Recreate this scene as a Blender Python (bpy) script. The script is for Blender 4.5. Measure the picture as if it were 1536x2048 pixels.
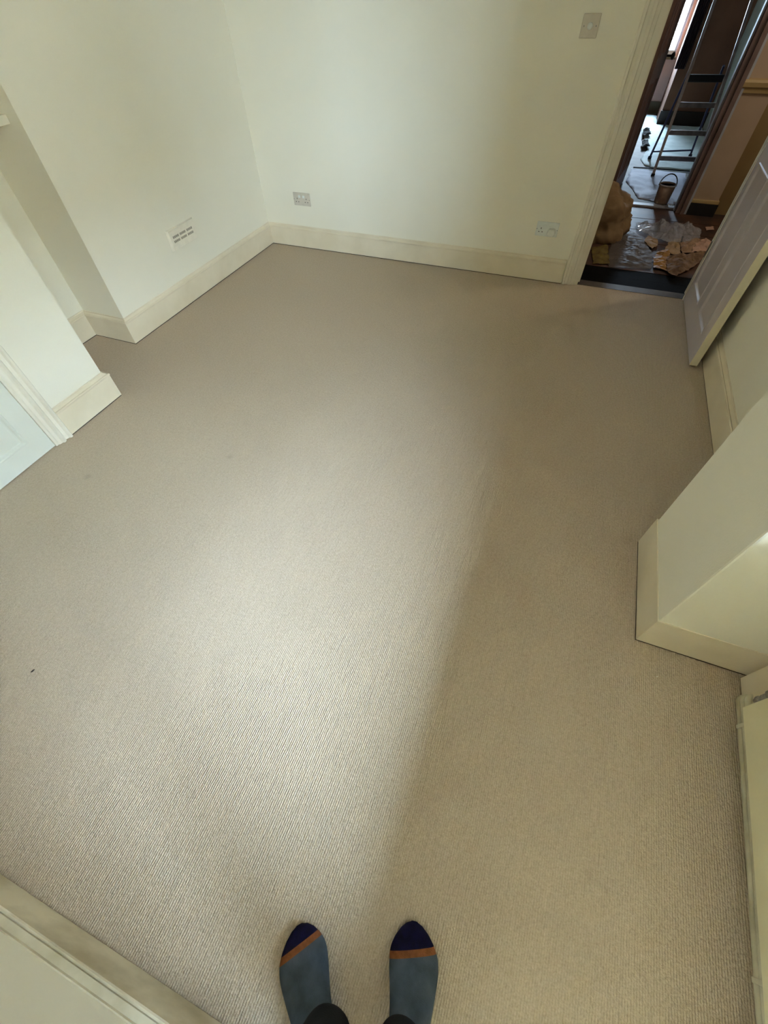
import bpy, bmesh, math, random
from mathutils import Vector, Matrix, noise
random.seed(7)
C = bpy.context.scene.collection
sc = bpy.context.scene
for o in list(bpy.data.objects): bpy.data.objects.remove(o)

# ------------------------------------------------------------ camera
cd = bpy.data.cameras.new('camera'); cam = bpy.data.objects.new('camera', cd); C.objects.link(cam)
cam.matrix_world = Matrix(((0.9312953, -0.27586038, 0.23788678, 0.0),
                           (0.36371021, 0.74023487, -0.56547965, 0.0),
                           (-0.02009866, 0.61315039, 0.78971048, 1.43), (0, 0, 0, 1)))
cd.sensor_fit = 'VERTICAL'; cd.sensor_height = 24.0; cd.lens = 836.71 / 2048 * 24.0
cd.clip_start = 0.02; cd.clip_end = 200
sc.camera = cam

# ------------------------------------------------------------ world, light, exposure
w = bpy.data.worlds.new('overcast_sky'); sc.world = w; w.use_nodes = True
nt = w.node_tree; nt.nodes.clear()
wo = nt.nodes.new('ShaderNodeOutputWorld'); bg = nt.nodes.new('ShaderNodeBackground')
tc = nt.nodes.new('ShaderNodeTexCoord'); nz = nt.nodes.new('ShaderNodeTexNoise'); nz.inputs['Scale'].default_value = 1.6
rmp = nt.nodes.new('ShaderNodeValToRGB')
rmp.color_ramp.elements[0].position = .35; rmp.color_ramp.elements[0].color = (.55, .74, 1.0, 1)
rmp.color_ramp.elements[1].position = .65; rmp.color_ramp.elements[1].color = (.63, .79, 1.0, 1)
nt.links.new(tc.outputs['Generated'], nz.inputs['Vector']); nt.links.new(nz.outputs['Fac'], rmp.inputs['Fac'])
# overcast sky: zenith three times as bright as the horizon, ground half darker
sx = nt.nodes.new('ShaderNodeSeparateXYZ'); nt.links.new(tc.outputs['Generated'], sx.inputs[0])
mr = nt.nodes.new('ShaderNodeMapRange'); mr.inputs['From Min'].default_value = 0; mr.inputs['From Max'].default_value = 1
mr.inputs['To Min'].default_value = .62; mr.inputs['To Max'].default_value = 1.0; nt.links.new(sx.outputs['Z'], mr.inputs['Value'])
vm = nt.nodes.new('ShaderNodeVectorMath'); vm.operation = 'SCALE'; nt.links.new(rmp.outputs['Color'], vm.inputs[0]); nt.links.new(mr.outputs[0], vm.inputs['Scale'])
nt.links.new(vm.outputs[0], bg.inputs['Color']); nt.links.new(bg.outputs[0], wo.inputs['Surface'])
bg.inputs['Strength'].default_value = 18.0
def portal(name, loc, rot, sx, sy):
    l = bpy.data.lights.new(name, 'AREA'); l.shape = 'RECTANGLE'; l.size = sx; l.size_y = sy
    l.cycles.is_portal = True
    o = bpy.data.objects.new(name, l); o.location = loc; o.rotation_euler = rot; C.objects.link(o); return o
WY0, WY1, WZ0, WZ1 = -1.10, .52, .83, 2.12
FX, YN = -.12, -1.55          # end of the near wall, back of the near alcove
portal('window_portal', (1.17, (WY0+WY1)/2, (WZ0+WZ1)/2), (0, math.radians(90), 0), WZ1-WZ0, WY1-WY0)
portal('far_window_portal', (.46, 9.99, 1.2), (math.radians(-90), 0, 0), .44, 1.2)
sc.view_settings.view_transform = 'Standard'; sc.view_settings.look = 'None'
sc.view_settings.gamma = 1.0; sc.view_settings.use_curve_mapping = False
sc.view_settings.exposure = 3.42
sc.cycles.use_denoising = True
sc.cycles.max_bounces = 16; sc.cycles.diffuse_bounces = 10; sc.cycles.transparent_max_bounces = 16
sc.cycles.sample_clamp_indirect = 4.0; sc.cycles.caustics_reflective = False; sc.cycles.caustics_refractive = False

# ------------------------------------------------------------ materials
def lin(c):
    return tuple(((v/255)/12.92 if v/255 <= .04045 else ((v/255+.055)/1.055)**2.4) for v in c) + (1,)
def mat(name, rgb, rough=.6, rgb2=None, nscale=8, bump=0, bscale=60, metal=0, spec=.5, alpha=1, trans=0, contrast=(.35, .65), emit=None):
    m = bpy.data.materials.new(name); m.use_nodes = True; t = m.node_tree; b = t.nodes['Principled BSDF']
    b.inputs['Base Color'].default_value = lin(rgb); b.inputs['Roughness'].default_value = rough
    b.inputs['Metallic'].default_value = metal; b.inputs['Specular IOR Level'].default_value = spec
    b.inputs['Alpha'].default_value = alpha; b.inputs['Transmission Weight'].default_value = trans
    co = t.nodes.new('ShaderNodeTexCoord')
    n = t.nodes.new('ShaderNodeTexNoise'); n.inputs['Scale'].default_value = nscale; n.inputs['Detail'].default_value = 6
    t.links.new(co.outputs['Object'], n.inputs['Vector'])
    r = t.nodes.new('ShaderNodeValToRGB'); r.color_ramp.elements[0].position, r.color_ramp.elements[1].position = contrast
    r.color_ramp.elements[0].color = lin(rgb2 or tuple(int(v*.96) for v in rgb)); r.color_ramp.elements[1].color = lin(rgb)
    t.links.new(n.outputs['Fac'], r.inputs['Fac']); t.links.new(r.outputs['Color'], b.inputs['Base Color'])
    if bump:
        n2 = t.nodes.new('ShaderNodeTexNoise'); n2.inputs['Scale'].default_value = bscale; n2.inputs['Detail'].default_value = 4
        t.links.new(co.outputs['Object'], n2.inputs['Vector'])
        bp = t.nodes.new('ShaderNodeBump'); bp.inputs['Strength'].default_value = bump; bp.inputs['Distance'].default_value = .002
        t.links.new(n2.outputs['Fac'], bp.inputs['Height']); t.links.new(bp.outputs['Normal'], b.inputs['Normal'])
    return m
M = {}
M['wall'] = mat('wall_paint', (236, 230, 213), .75, (233, 227, 209), 2, .25, 180)
M['ceiling'] = mat('ceiling_paint', (240, 236, 228), .8, None, 3, .2, 120)
M['skirting'] = mat('skirting_gloss', (230, 218, 194), .38, (221, 208, 182), 6, .12, 25)
M['skirting_worn'] = mat('skirting_worn', (222, 211, 186), .4, (176, 162, 130), 5, .2, 25, contrast=(.36, .56))
M['trim'] = mat('trim_gloss', (232, 225, 209), .34, (226, 218, 200), 8, .1, 30)
M['door'] = mat('door_paint', (190, 180, 184), .45, (184, 174, 178), 5, .15, 60)
M['door_edge'] = mat('door_edge_paint', (238, 228, 198), .42, None, 9, .15, 40)
M['cupboard'] = mat('cupboard_paint', (222, 222, 210), .32, (218, 218, 205), 4, .1, 30)
M['plastic'] = mat('white_plastic', (208, 198, 182), .35, None, 20)
M['plastic2'] = mat('bright_plastic', (226, 228, 222), .3, None, 20)
M['vent'] = mat('vent_plastic', (240, 232, 214), .35, None, 20)
M['slot'] = mat('dark_slot', (58, 50, 42), .8)
M['slot_soft'] = mat('vent_slot_shade', (128, 118, 100), .8)
M['screw'] = mat('screw_metal', (150, 145, 138), .35, metal=.8)
M['pipe'] = mat('painted_pipe', (212, 203, 176), .4, (184, 174, 146), 14, .3, 60)
M['valve'] = mat('valve_metal', (176, 172, 170), .4, (120, 116, 116), 40, .3, 80, metal=.7)
M['radiator'] = mat('radiator_enamel', (226, 217, 182), .38, (218, 208, 172), 5, .1, 20)
M['gap_shade'] = mat('gap_shade_brown', (70, 55, 40), .9)
M['thresh'] = mat('threshold_bar', (84, 74, 62), .6, (70, 62, 52), 20, .2, 80)
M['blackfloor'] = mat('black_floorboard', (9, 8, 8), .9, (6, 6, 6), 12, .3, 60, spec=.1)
M['hallfloor'] = mat('dark_hall_boards', (78, 50, 32), .55, (48, 32, 24), 5, .3, 40, contrast=(.4, .6))
M['farfloor'] = mat('far_room_boards', (96, 92, 82), .7, (74, 70, 62), 5, .3, 40)
M['hallwall'] = mat('hall_wall_orange', (168, 148, 128), .8, (160, 140, 120), 4, .2, 90)
M['yellowwall'] = mat('hall_wall_ochre', (134, 112, 74), .8, (122, 100, 62), 3, .2, 90)
M['ochretrim'] = mat('ochre_trim', (170, 146, 100), .5, None, 6)
M['blackplinth'] = mat('black_plinth', (12, 12, 13), .5)
M['frame_pink'] = mat('frame_pinkish_wood', (112, 92, 88), .5, (96, 78, 74), 8)
M['frame_blue'] = mat('frame_bluish_grey', (168, 172, 182), .5, (150, 154, 164), 8)
M['leaf_brown'] = mat('brown_door_leaf', (104, 78, 68), .55, (92, 68, 60), 5, .2, 40)
M['pinkwall'] = mat('pinkish_plaster', (214, 186, 176), .8, None, 6)
M['breast'] = mat('brown_chimney_paint', (124, 84, 60), .8, (112, 74, 52), 4)
M['darkwood'] = mat('dark_skirting', (40, 26, 18), .5)
M['olive'] = mat('olive_skirting', (92, 84, 62), .6)
M['palewall'] = mat('pale_green_wall', (178, 190, 178), .8, None, 5)
M['curtain'] = mat('dark_red_curtain', (44, 22, 20), .9, (28, 14, 14), 20)
M['sheet'] = mat('dust_sheet', (216, 222, 242), .75, (196, 204, 224), 5, .5, 30)
M['sheet2'] = mat('dust_sheet_green', (206, 222, 222), .75, (180, 200, 200), 5, .5, 30)
M['alu'] = mat('aluminium', (168, 156, 150), .4, (140, 130, 126), 20, metal=.6)
M['dark_alu'] = mat('dark_leg', (62, 58, 84), .45, None, 20, metal=.4)
M['rubber'] = mat('black_rubber', (14, 14, 16), .6)
M['tan'] = mat('tan_cotton', (138, 114, 82), .95, (118, 96, 66), 8, .6, 60)
M['bucket'] = mat('scuffed_bucket', (150, 128, 112), .5, (126, 104, 90), 14)
M['bucket_rim'] = mat('bucket_rim', (190, 186, 182), .4)
M['paper'] = mat('brown_paper', (146, 122, 98), .85, (134, 106, 80), 14, .4, 60)
M['paper_dark'] = mat('brown_paper_dark', (128, 102, 78), .85, (92, 70, 50), 14, .4, 60)
M['card'] = mat('cardboard', (150, 128, 96), .85, (156, 130, 96), 10, .2, 60)
M['pinkpaper'] = mat('pink_paper', (168, 142, 126), .8, (184, 150, 130), 10)
M['amber'] = mat('amber_packaging', (150, 112, 50), .6, (140, 98, 30), 14)
M['olivebit'] = mat('olive_fabric', (120, 104, 48), .9, (92, 78, 34), 14)
M['film'] = mat('grey_film', (112, 104, 98), .62, None, 10, alpha=.6, spec=.25)
M['clear'] = mat('clear_plastic', (176, 176, 184), .08, None, 10, alpha=.34, spec=.9)
M['rag'] = mat('dark_rag', (22, 30, 28), .9, (12, 18, 16), 30)
M['sock'] = mat('sock_marl', (80, 88, 98), .95, (60, 66, 74), 26, .7, 700, spec=.15, contrast=(.3, .7))
M['toe'] = mat('sock_navy', (24, 20, 50), .95, (18, 15, 36), 60, .9, 420, spec=.1)
M['band'] = mat('sock_orange', (134, 80, 48), .95, (116, 68, 40), 90, .9, 420, spec=.1)
M['trouser'] = mat('black_trouser', (17, 17, 19), .9, None, 40, .5, 300, spec=.15)
M['jumper'] = mat('charcoal_jumper', (46, 48, 54), .95, None, 40, .5, 200, spec=.15)
M['skin'] = mat('skin', (206, 160, 134), .5, (196, 148, 122), 12)
M['hair'] = mat('brown_hair', (52, 38, 28), .7, (34, 24, 18), 40, .6, 200)
M['eye'] = mat('eye_white', (225, 222, 216), .2)
M['iris'] = mat('iris_dark', (50, 36, 28), .2)
M['lip'] = mat('lip', (172, 108, 98), .5)
M['grass'] = mat('garden_paving', (138, 134, 126), .95, (118, 115, 108), 3, .5, 40)
M['render'] = mat('outside_render', (150, 142, 128), .9, (132, 124, 110), 3, .4, 40)
M['sky_cut'] = mat('sky_cut_dark', (72, 70, 70), .8)
M['crumb'] = mat('dark_crumb', (48, 40, 34), .9)
M['lint'] = mat('pale_lint', (222, 216, 200), .9)

def carpet_mat():
    m = bpy.data.materials.new('beige_loop_carpet'); m.use_nodes = True; t = m.node_tree; b = t.nodes['Principled BSDF']
    b.inputs['Roughness'].default_value = .95; b.inputs['Specular IOR Level'].default_value = .12
    b.inputs['Sheen Weight'].default_value = .15; b.inputs['Sheen Roughness'].default_value = .5
    co = t.nodes.new('ShaderNodeTexCoord')
    def node(k): return t.nodes.new(k)
    L = t.links.new
    wv = node('ShaderNodeTexWave'); wv.bands_direction = 'X'; wv.inputs['Scale'].default_value = 52; wv.inputs['Distortion'].default_value = .7
    wv.inputs['Detail'].default_value = 2; wv.inputs['Detail Scale'].default_value = 3.0
    L(co.outputs['Object'], wv.inputs['Vector'])
    mp = node('ShaderNodeMapping'); mp.inputs['Scale'].default_value = (1, .55, 1); L(co.outputs['Object'], mp.inputs['Vector'])
    vo = node('ShaderNodeTexVoronoi'); vo.inputs['Scale'].default_value = 190; L(mp.outputs[0], vo.inputs['Vector'])
    n1 = node('ShaderNodeTexNoise'); n1.inputs['Scale'].default_value = 260; n1.inputs['Detail'].default_value = 3; L(co.outputs['Object'], n1.inputs['Vector'])
    n2 = node('ShaderNodeTexNoise'); n2.inputs['Scale'].default_value = 90; n2.inputs['Detail'].default_value = 5; n2.inputs['Roughness'].default_value = .75
    L(co.outputs['Object'], n2.inputs['Vector'])
    a = node('ShaderNodeMath'); a.operation = 'MULTIPLY'; a.inputs[1].default_value = .8; L(wv.outputs['Fac'], a.inputs[0])
    s = node('ShaderNodeMath'); s.operation = 'SUBTRACT'; L(a.outputs[0], s.inputs[0]); L(vo.outputs['Distance'], s.inputs[1])
    s2 = node('ShaderNodeMath'); s2.operation = 'ADD'; L(s.outputs[0], s2.inputs[0]); L(n1.outputs['Fac'], s2.inputs[1])
    bp = node('ShaderNodeBump'); bp.inputs['Strength'].default_value = .55; bp.inputs['Distance'].default_value = .0035
    L(s2.outputs[0], bp.inputs['Height']); L(bp.outputs['Normal'], b.inputs['Normal'])
    # colour: flecked wool
    mx = node('ShaderNodeMath'); mx.operation = 'ADD'; L(n1.outputs['Fac'], mx.inputs[0]); L(n2.outputs['Fac'], mx.inputs[1])
    mx2 = node('ShaderNodeMath'); mx2.operation = 'MULTIPLY_ADD'; L(s.outputs[0], mx2.inputs[0]); mx2.inputs[1].default_value = .22; L(mx.outputs[0], mx2.inputs[2])
    r = node('ShaderNodeValToRGB'); r.color_ramp.elements[0].position = .72; r.color_ramp.elements[1].position = 1.32
    r.color_ramp.elements[0].color = lin((172, 153, 129)); r.color_ramp.elements[1].color = lin((206, 188, 165))
    mr = node('ShaderNodeMath'); mr.operation = 'MULTIPLY'; mr.inputs[1].default_value = 1.0; L(mx2.outputs[0], mr.inputs[0])
    r.color_ramp.elements[0].position = .30; r.color_ramp.elements[1].position = .72
    hv = node('ShaderNodeMath'); hv.operation = 'MULTIPLY'; hv.inputs[1].default_value = .5; L(mr.outputs[0], hv.inputs[0]); L(hv.outputs[0], r.inputs['Fac'])
    # three small faint stains with a place of their own
    col = r.outputs['Color']
    geo = node('ShaderNodeNewGeometry')
    for (x, y, rad, f) in ((-1.26, 1.08, .022, .25), (-1.82, .73, .026, .28), (-.95, 1.9, .05, .06)):
        d = node('ShaderNodeVectorMath'); d.operation = 'DISTANCE'; L(geo.outputs['Position'], d.inputs[0]); d.inputs[1].default_value = (x, y, 0)
        q = node('ShaderNodeMapRange'); q.inputs['From Min'].default_value = 0; q.inputs['From Max'].default_value = rad
        q.inputs['To Min'].default_value = f; q.inputs['To Max'].default_value = 0; L(d.outputs['Value'], q.inputs['Value'])
        k = node('ShaderNodeMixRGB'); L(q.outputs[0], k.inputs['Fac']); L(col, k.inputs['Color1']); k.inputs['Color2'].default_value = lin((120, 104, 84)); col = k.outputs['Color']
    L(col, b.inputs['Base Color'])
    return m
M['carpet'] = carpet_mat()
def glass_mat():
    m = bpy.data.materials.new('window_glass'); m.use_nodes = True; t = m.node_tree; t.nodes.clear()
    o = t.nodes.new('ShaderNodeOutputMaterial'); a = t.nodes.new('ShaderNodeBsdfTransparent'); g = t.nodes.new('ShaderNodeBsdfGlossy'); x = t.nodes.new('ShaderNodeMixShader')
    a.inputs['Color'].default_value = (.95, .97, .96, 1); g.inputs['Roughness'].default_value = .02; x.inputs[0].default_value = .06
    t.links.new(a.outputs[0], x.inputs[1]); t.links.new(g.outputs[0], x.inputs[2]); t.links.new(x.outputs[0], o.inputs[0]); return m
M['glass'] = glass_mat()

# ------------------------------------------------------------ helpers
def obj(name, bm, m, parent=None, smooth=False, bevel=0):
    me = bpy.data.meshes.new(name); bmesh.ops.recalc_face_normals(bm, faces=bm.faces); bm.to_mesh(me); bm.free()
    if isinstance(m, str): m = M[m]
    me.materials.append(m)
    if smooth:
        for p in me.polygons: p.use_smooth = True
    o = bpy.data.objects.new(name, me); C.objects.link(o)
    if parent: o.parent = parent
    if bevel:
        b = o.modifiers.new('edge', 'BEVEL'); b.width = bevel; b.segments = 2; b.limit_method = 'ANGLE'
    return o
def tag(o, label, cat=None, group=None, kind=None):
    o['label'] = label
    if cat: o['category'] = cat
    if group: o['group'] = group
    if kind: o['kind'] = kind
    return o
def thing(name, label, cat, loc=(0, 0, 0), rz=0, group=None, kind=None):
    o = bpy.data.objects.new(name, None); o.empty_display_size = .05; C.objects.link(o); o.location = loc; o.rotation_euler = (0, 0, rz)
    return tag(o, label, cat, group, kind)
def struct(o, label, cat): return tag(o, label, cat, kind='structure')
def box(bm, x0, x1, y0, y1, z0, z1):
    vs = [bm.verts.new((x, y, z)) for z in (z0, z1) for y in (y0, y1) for x in (x0, x1)]
    for f in ((0, 1, 3, 2), (4, 6, 7, 5), (0, 4, 5, 1), (2, 3, 7, 6), (0, 2, 6, 4), (1, 5, 7, 3)): bm.faces.new([vs[i] for i in f])
    return bm
def B(*a):
    bm = bmesh.new(); box(bm, *a); return bm
def prism(bm, pts, z0, z1):
    lo = [bm.verts.new((x, y, z0)) for x, y in pts]; hi = [bm.verts.new((x, y, z1)) for x, y in pts]
    bm.faces.new(lo); bm.faces.new(hi); n = len(pts)
    for i in range(n): bm.faces.new((lo[i], lo[(i+1) % n], hi[(i+1) % n], hi[i]))
    return bm
def sweep(path, prof, side=1, closed_prof=True):
    """sweep a profile (outward offset, z) along a 2-D path on the wall face, mitred at the corners"""
    bm = bmesh.new(); n = len(path); rings = []
    P = [Vector((x, y)) for x, y in path]
    for i in range(n):
        d1 = (P[i]-P[i-1]).normalized() if i else None; d2 = (P[i+1]-P[i]).normalized() if i < n-1 else None
        if d1 is None: d1 = d2
        if d2 is None: d2 = d1
        n1 = Vector((-d1.y, d1.x))*side; n2 = Vector((-d2.y, d2.x))*side
        mt = (n1+n2).normalized(); k = 1/max(.2, mt.dot(n1))
        rings.append([bm.verts.new((P[i].x+mt.x*o*k, P[i].y+mt.y*o*k, z)) for o, z in prof])
    m = len(prof)
    for i in range(n-1):
        for j in range(m):
            bm.faces.new((rings[i][j], rings[i+1][j], rings[i+1][(j+1) % m], rings[i][(j+1) % m]))
    bm.faces.new(rings[0]); bm.faces.new(rings[-1]); return bm
def tube(bm, pts, r, seg=10, cap=True, r2=None):
    pts = [Vector(p) for p in pts]; rings = []; up = None
    for i, p in enumerate(pts):
        d = ((pts[i]-pts[i-1]).normalized() if i else Vector()) + ((pts[i+1]-pts[i]).normalized() if i < len(pts)-1 else Vector())
        d.normalize()
        if up is None: up = d.orthogonal().normalized()
        a = (up - d*up.dot(d)).normalized(); up = a; b = d.cross(a)
        rr = r if r2 is None else r+(r2-r)*i/(len(pts)-1)
        rings.append([bm.verts.new(p+(a*math.cos(t*2*math.pi/seg)+b*math.sin(t*2*math.pi/seg))*rr) for t in range(seg)])
    for i in range(len(rings)-1):
        for j in range(seg): bm.faces.new((rings[i][j], rings[i][(j+1) % seg], rings[i+1][(j+1) % seg], rings[i+1][j]))
    if cap: bm.faces.new(rings[0]); bm.faces.new(rings[-1])
    return bm
def lathe(bm, prof, c=(0, 0, 0), seg=24):
    rings = [[bm.verts.new((c[0]+r*math.cos(t*2*math.pi/seg), c[1]+r*math.sin(t*2*math.pi/seg), c[2]+z)) for t in range(seg)] for r, z in prof]
    for i in range(len(rings)-1):
        for j in range(seg): bm.faces.new((rings[i][j], rings[i][(j+1) % seg], rings[i+1][(j+1) % seg], rings[i+1][j]))
    bm.faces.new(rings[0]); bm.faces.new(rings[-1]); return bm
def bar(bm, a, b, wx, wy):
    """square bar between two points"""
    a, b = Vector(a), Vector(b); d = (b-a).normalized(); u = Vector((1, 0, 0)) if abs(d.x) < .9 else Vector((0, 1, 0))
    u = (u-d*u.dot(d)).normalized(); v = d.cross(u)
    r = [[bm.verts.new(p+u*sx*wx/2+v*sy*wy/2) for sx, sy in ((-1, -1), (1, -1), (1, 1), (-1, 1))] for p in (a, b)]
    for j in range(4): bm.faces.new((r[0][j], r[0][(j+1) % 4], r[1][(j+1) % 4], r[1][j]))
    bm.faces.new(r[0]); bm.faces.new(r[1]); return bm

# ------------------------------------------------------------ structure: the room
CZ = 2.55
YB, XL, XR, YF = 3.481, -2.442, .927, -.469       # plaster faces: back, left, right (door side), front
XA, YA0, YA1, XC = -2.772, 1.263, 1.76, -2.142    # recess back, recess ends, chimney wall face
DX0, DX1, DH = .113, .862, 2.03                    # doorway in the back wall
T = .30
struct(obj('floor', prism(bmesh.new(), [(XA-.05, YN-.05), (1.15, YN-.05), (1.15, YB), (DX1, YB), (DX1, 3.49), (DX0, 3.49), (DX0, YB), (XA-.05, YB)], -.04, 0), 'carpet'),
       'beige ribbed loop carpet covering the whole room floor', 'carpet')
struct(obj('ceiling', B(XA-.4, 1.6, YN-.3, YB+.12, CZ, CZ+.12), 'ceiling'), 'plain white ceiling over the empty room', 'ceiling')
bm = bmesh.new()
box(bm, XL-T-.4, DX0, YB, YB+.12, -.04, CZ); box(bm, DX1, 2.3, YB, YB+.12, -.04, CZ); box(bm, DX0, DX1, YB, YB+.12, DH, CZ)
struct(obj('wall_back', bm, 'wall'), 'cream painted back wall with two sockets and the doorway', 'wall')
bm = bmesh.new(); prism(bm, [(XL, YB), (XL, YA1), (XA, YA1), (XA, YA0), (XC, YA0), (XC, .925), (XC-.14, .925), (XC-.14, .84), (-3.1, .84), (-3.1, YB)], -.04, CZ)
struct(obj('wall_left', bm, 'wall'), 'cream left wall with a narrow recess and a projecting pale panel beside the small door', 'wall')
bm = bmesh.new(); box(bm, -3.1, XC, YF-.3, .06, -.04, CZ); box(bm, -3.1, XC, .06, .84, 2.05, CZ); box(bm, -3.1, -2.3, .06, .84, -.04, 2.05)
struct(obj('wall_left_near', bm, 'wall'), 'left wall on the near side of the pale cupboard door', 'wall')
bm = bmesh.new(); box(bm, -3.1, FX, YN-.1, YF, -.04, CZ); box(bm, FX, 1.6, YN-.1, YN, -.04, CZ)
struct(obj('wall_front', bm, 'wall'), 'pale wall at the lower left behind the standing person', 'wall')
PX, PY0, PY1 = .59, .81, 1.235
bm = prism(bmesh.new(), [(XR, YB), (1.4, YB), (1.4, .81), (PX, PY0), (PX, PY1), (XR, PY1)], -.04, CZ)
struct(obj('wall_right', bm, 'wall', bevel=.006), 'cream right wall behind the open door with its square projecting pier', 'wall')
# window wall, slightly out of square
WX = lambda y: .925 + (y-.81)*(.925-.868)/(.81+.469)
def wallseg(bm, y0, y1, z0, z1): prism(bm, [(WX(y0), y0), (WX(y1), y1), (1.22, y1), (1.22, y0)], z0, z1)
bm = bmesh.new()
wallseg(bm, YN-.02, WY0, -.04, CZ); wallseg(bm, WY1, .81, -.04, CZ); wallseg(bm, WY0, WY1, -.04, WZ0); wallseg(bm, WY0, WY1, WZ1, CZ)
struct(obj('wall_window', bm, 'wall'), 'cream window wall carrying the radiator and floor pipes at the right', 'wall')
win = thing('window_1', 'white sash window above the radiator', 'window', kind='structure')
fx0, fx1 = 1.12, 1.17
bm = bmesh.new()
box(bm, fx0, fx1, WY0, WY0+.05, WZ0, WZ1); box(bm, fx0, fx1, WY1-.05, WY1, WZ0, WZ1); box(bm, fx0, fx1, WY0+.05, WY1-.05, WZ0, WZ0+.07)
box(bm, fx0, fx1, WY0+.05, WY1-.05, WZ1-.05, WZ1); box(bm, fx0, fx1, WY0+.05, WY1-.05, 1.44, 1.48)
obj('window_frame', bm, 'trim', win)
obj('pane', B(1.143, 1.147, WY0+.05, WY1-.05, WZ0+.07, 1.44), 'glass', win); obj('pane', B(1.143, 1.147, WY0+.05, WY1-.05, 1.48, WZ1-.05), 'glass', win)
obj('window_sill', B(.86, 1.12, WY0, WY1, WZ0, WZ0+.02), 'trim', win)

# skirting boards
SK = [(-.004, .005), (.022, .005), (.022, .129), (.0245, .133), (.0245, .138), (.0222, .1412), (.0196, .1412), (.0192, .1365), (.0162, .1365), (.0158, .1412), (.0034, .1490), (.0026, .1555), (-.004, .157)]
def skirt(name, path, side, label, m='skirting'):
    o = obj(name, sweep(path, SK, side), m); obj('gap_shade_strip', sweep(path, [(-.004, -.001), (.0205, -.001), (.0205, .006), (-.004, .006)], side), 'gap_shade', o); return struct(o, label, 'skirting board')
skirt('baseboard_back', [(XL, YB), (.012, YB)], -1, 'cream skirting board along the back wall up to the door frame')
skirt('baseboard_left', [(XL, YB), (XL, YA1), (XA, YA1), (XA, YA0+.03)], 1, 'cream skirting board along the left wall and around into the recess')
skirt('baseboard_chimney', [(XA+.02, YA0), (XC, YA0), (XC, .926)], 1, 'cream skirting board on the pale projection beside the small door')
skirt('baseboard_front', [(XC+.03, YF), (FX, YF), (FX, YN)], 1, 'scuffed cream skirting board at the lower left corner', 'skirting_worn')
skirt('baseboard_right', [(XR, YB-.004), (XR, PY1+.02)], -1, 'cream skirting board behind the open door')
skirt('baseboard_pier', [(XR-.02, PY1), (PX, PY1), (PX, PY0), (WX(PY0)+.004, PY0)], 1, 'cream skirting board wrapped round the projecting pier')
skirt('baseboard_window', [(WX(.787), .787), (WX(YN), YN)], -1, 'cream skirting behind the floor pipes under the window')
# brown strips under the boards paint in the shadow of the gap above the carpet

# architraves
AR = [(0, 0), (.0, .018), (.006, .026), (.016, .026), (.022, .018), (.036, .014), (.044, .022), (.056, .024), (.062, .017), (.076, .015), (.080, .011), (.092, .011), (.092, 0)]
def architrave_back(x0, sgn, z1):
    bm = bmesh.new(); pts = [(x0+sgn*u, YB-d) for u, d in AR]; prism(bm, pts, .002, z1); return bm
t = thing('trim_1', 'moulded cream door frame round the doorway in the back wall', 'door frame', kind='structure')
obj('architrave', architrave_back(.018, 1, DH+.09), 'trim', t); obj('architrave', architrave_back(DX1+.058, -1, DH+.09), 'trim', t)
obj('head', B(.018, DX1+.058, YB-.02, YB, DH, DH+.09), 'trim', t)
obj('lining', B(DX0-.004, DX0+.016, YB-.002, YB+.122, .0, DH), 'trim', t)
obj('lining', B(DX1-.014, DX1+.004, YB-.002, YB+.122, .0, DH), 'trim', t)
obj('door_stop', B(DX0+.016, DX0+.028, YB+.05, YB+.09, 0, DH), 'trim', t)
t = thing('trim_2', 'moulded white frame beside the small pale door at the left', 'door frame', kind='structure')
def arch_left(y0, sgn, z1):
    bm = bmesh.new(); prism(bm, [(XC+d*1.35, y0+sgn*u) for u, d in AR], .002, z1); return bm
obj('architrave', arch_left(.930, -1, 2.1), 'trim', t); obj('architrave', arch_left(-.03, 1, 2.1), 'trim', t)
obj('head', B(XC, XC+.03, .0, .9, 2.05, 2.12), 'trim', t)

# ------------------------------------------------------------ panelled doors
def panel_leaf(root, w, h, th, panels, m, edge_m):
    """leaf in local x (0..w) y (0..th) z (0..h); panels recessed in the y=0 face"""
    xs = sorted({0, w} | {p[0] for p in panels} | {p[1] for p in panels}); zs = sorted({0, h} | {p[2] for p in panels} | {p[3] for p in panels})
    bm = bmesh.new()
    def inp(a, b): return any(p[0] <= a < p[1] and p[2] <= b < p[3] for p in panels)
    for i in range(len(xs)-1):
        for j in range(len(zs)-1):
            if not inp(xs[i], zs[j]): box(bm, xs[i], xs[i+1], .0015, th-.0005, zs[j], zs[j+1])
    bmesh.ops.remove_doubles(bm, verts=bm.verts, dist=1e-5)
    # drop interior duplicate faces
    seen = {}
    for f in list(bm.faces):
        k = tuple(sorted(v.index for v in f.verts)) if False else tuple(sorted((round(v.co.x, 5), round(v.co.y, 5), round(v.co.z, 5)) for v in f.verts))
        seen.setdefault(k, []).append(f)
    bmesh.ops.delete(bm, geom=[f for fs in seen.values() if len(fs) > 1 for f in fs], context='FACES')
    obj('leaf', bm, m, root)
    for a, b, c, d in panels:
        q = bmesh.new(); e = .016
        ring = lambda i, y: [q.verts.new(v) for v in ((a+i, y, c+i), (b-i, y, c+i), (b-i, y, d-i), (a+i, y, d-i))]
        rs = [ring(0, .0015), ring(.004, -.003), ring(.010, -.001), ring(e, .009), ring(e+.004, .011)]
        for r0, r1 in zip(rs, rs[1:]):
            for k in range(4): q.faces.new((r0[k], r0[(k+1) % 4], r1[(k+1) % 4], r1[k]))
        q.faces.new(rs[-1])
        r2 = [q.verts.new((v.co.x, th-.006, v.co.z)) for v in rs[0]]
        for k in range(4): q.faces.new((rs[0][k], rs[0][(k+1) % 4], r2[(k+1) % 4], r2[k]))
        q.faces.new(r2)
        obj('panel', q, m, root)
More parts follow.
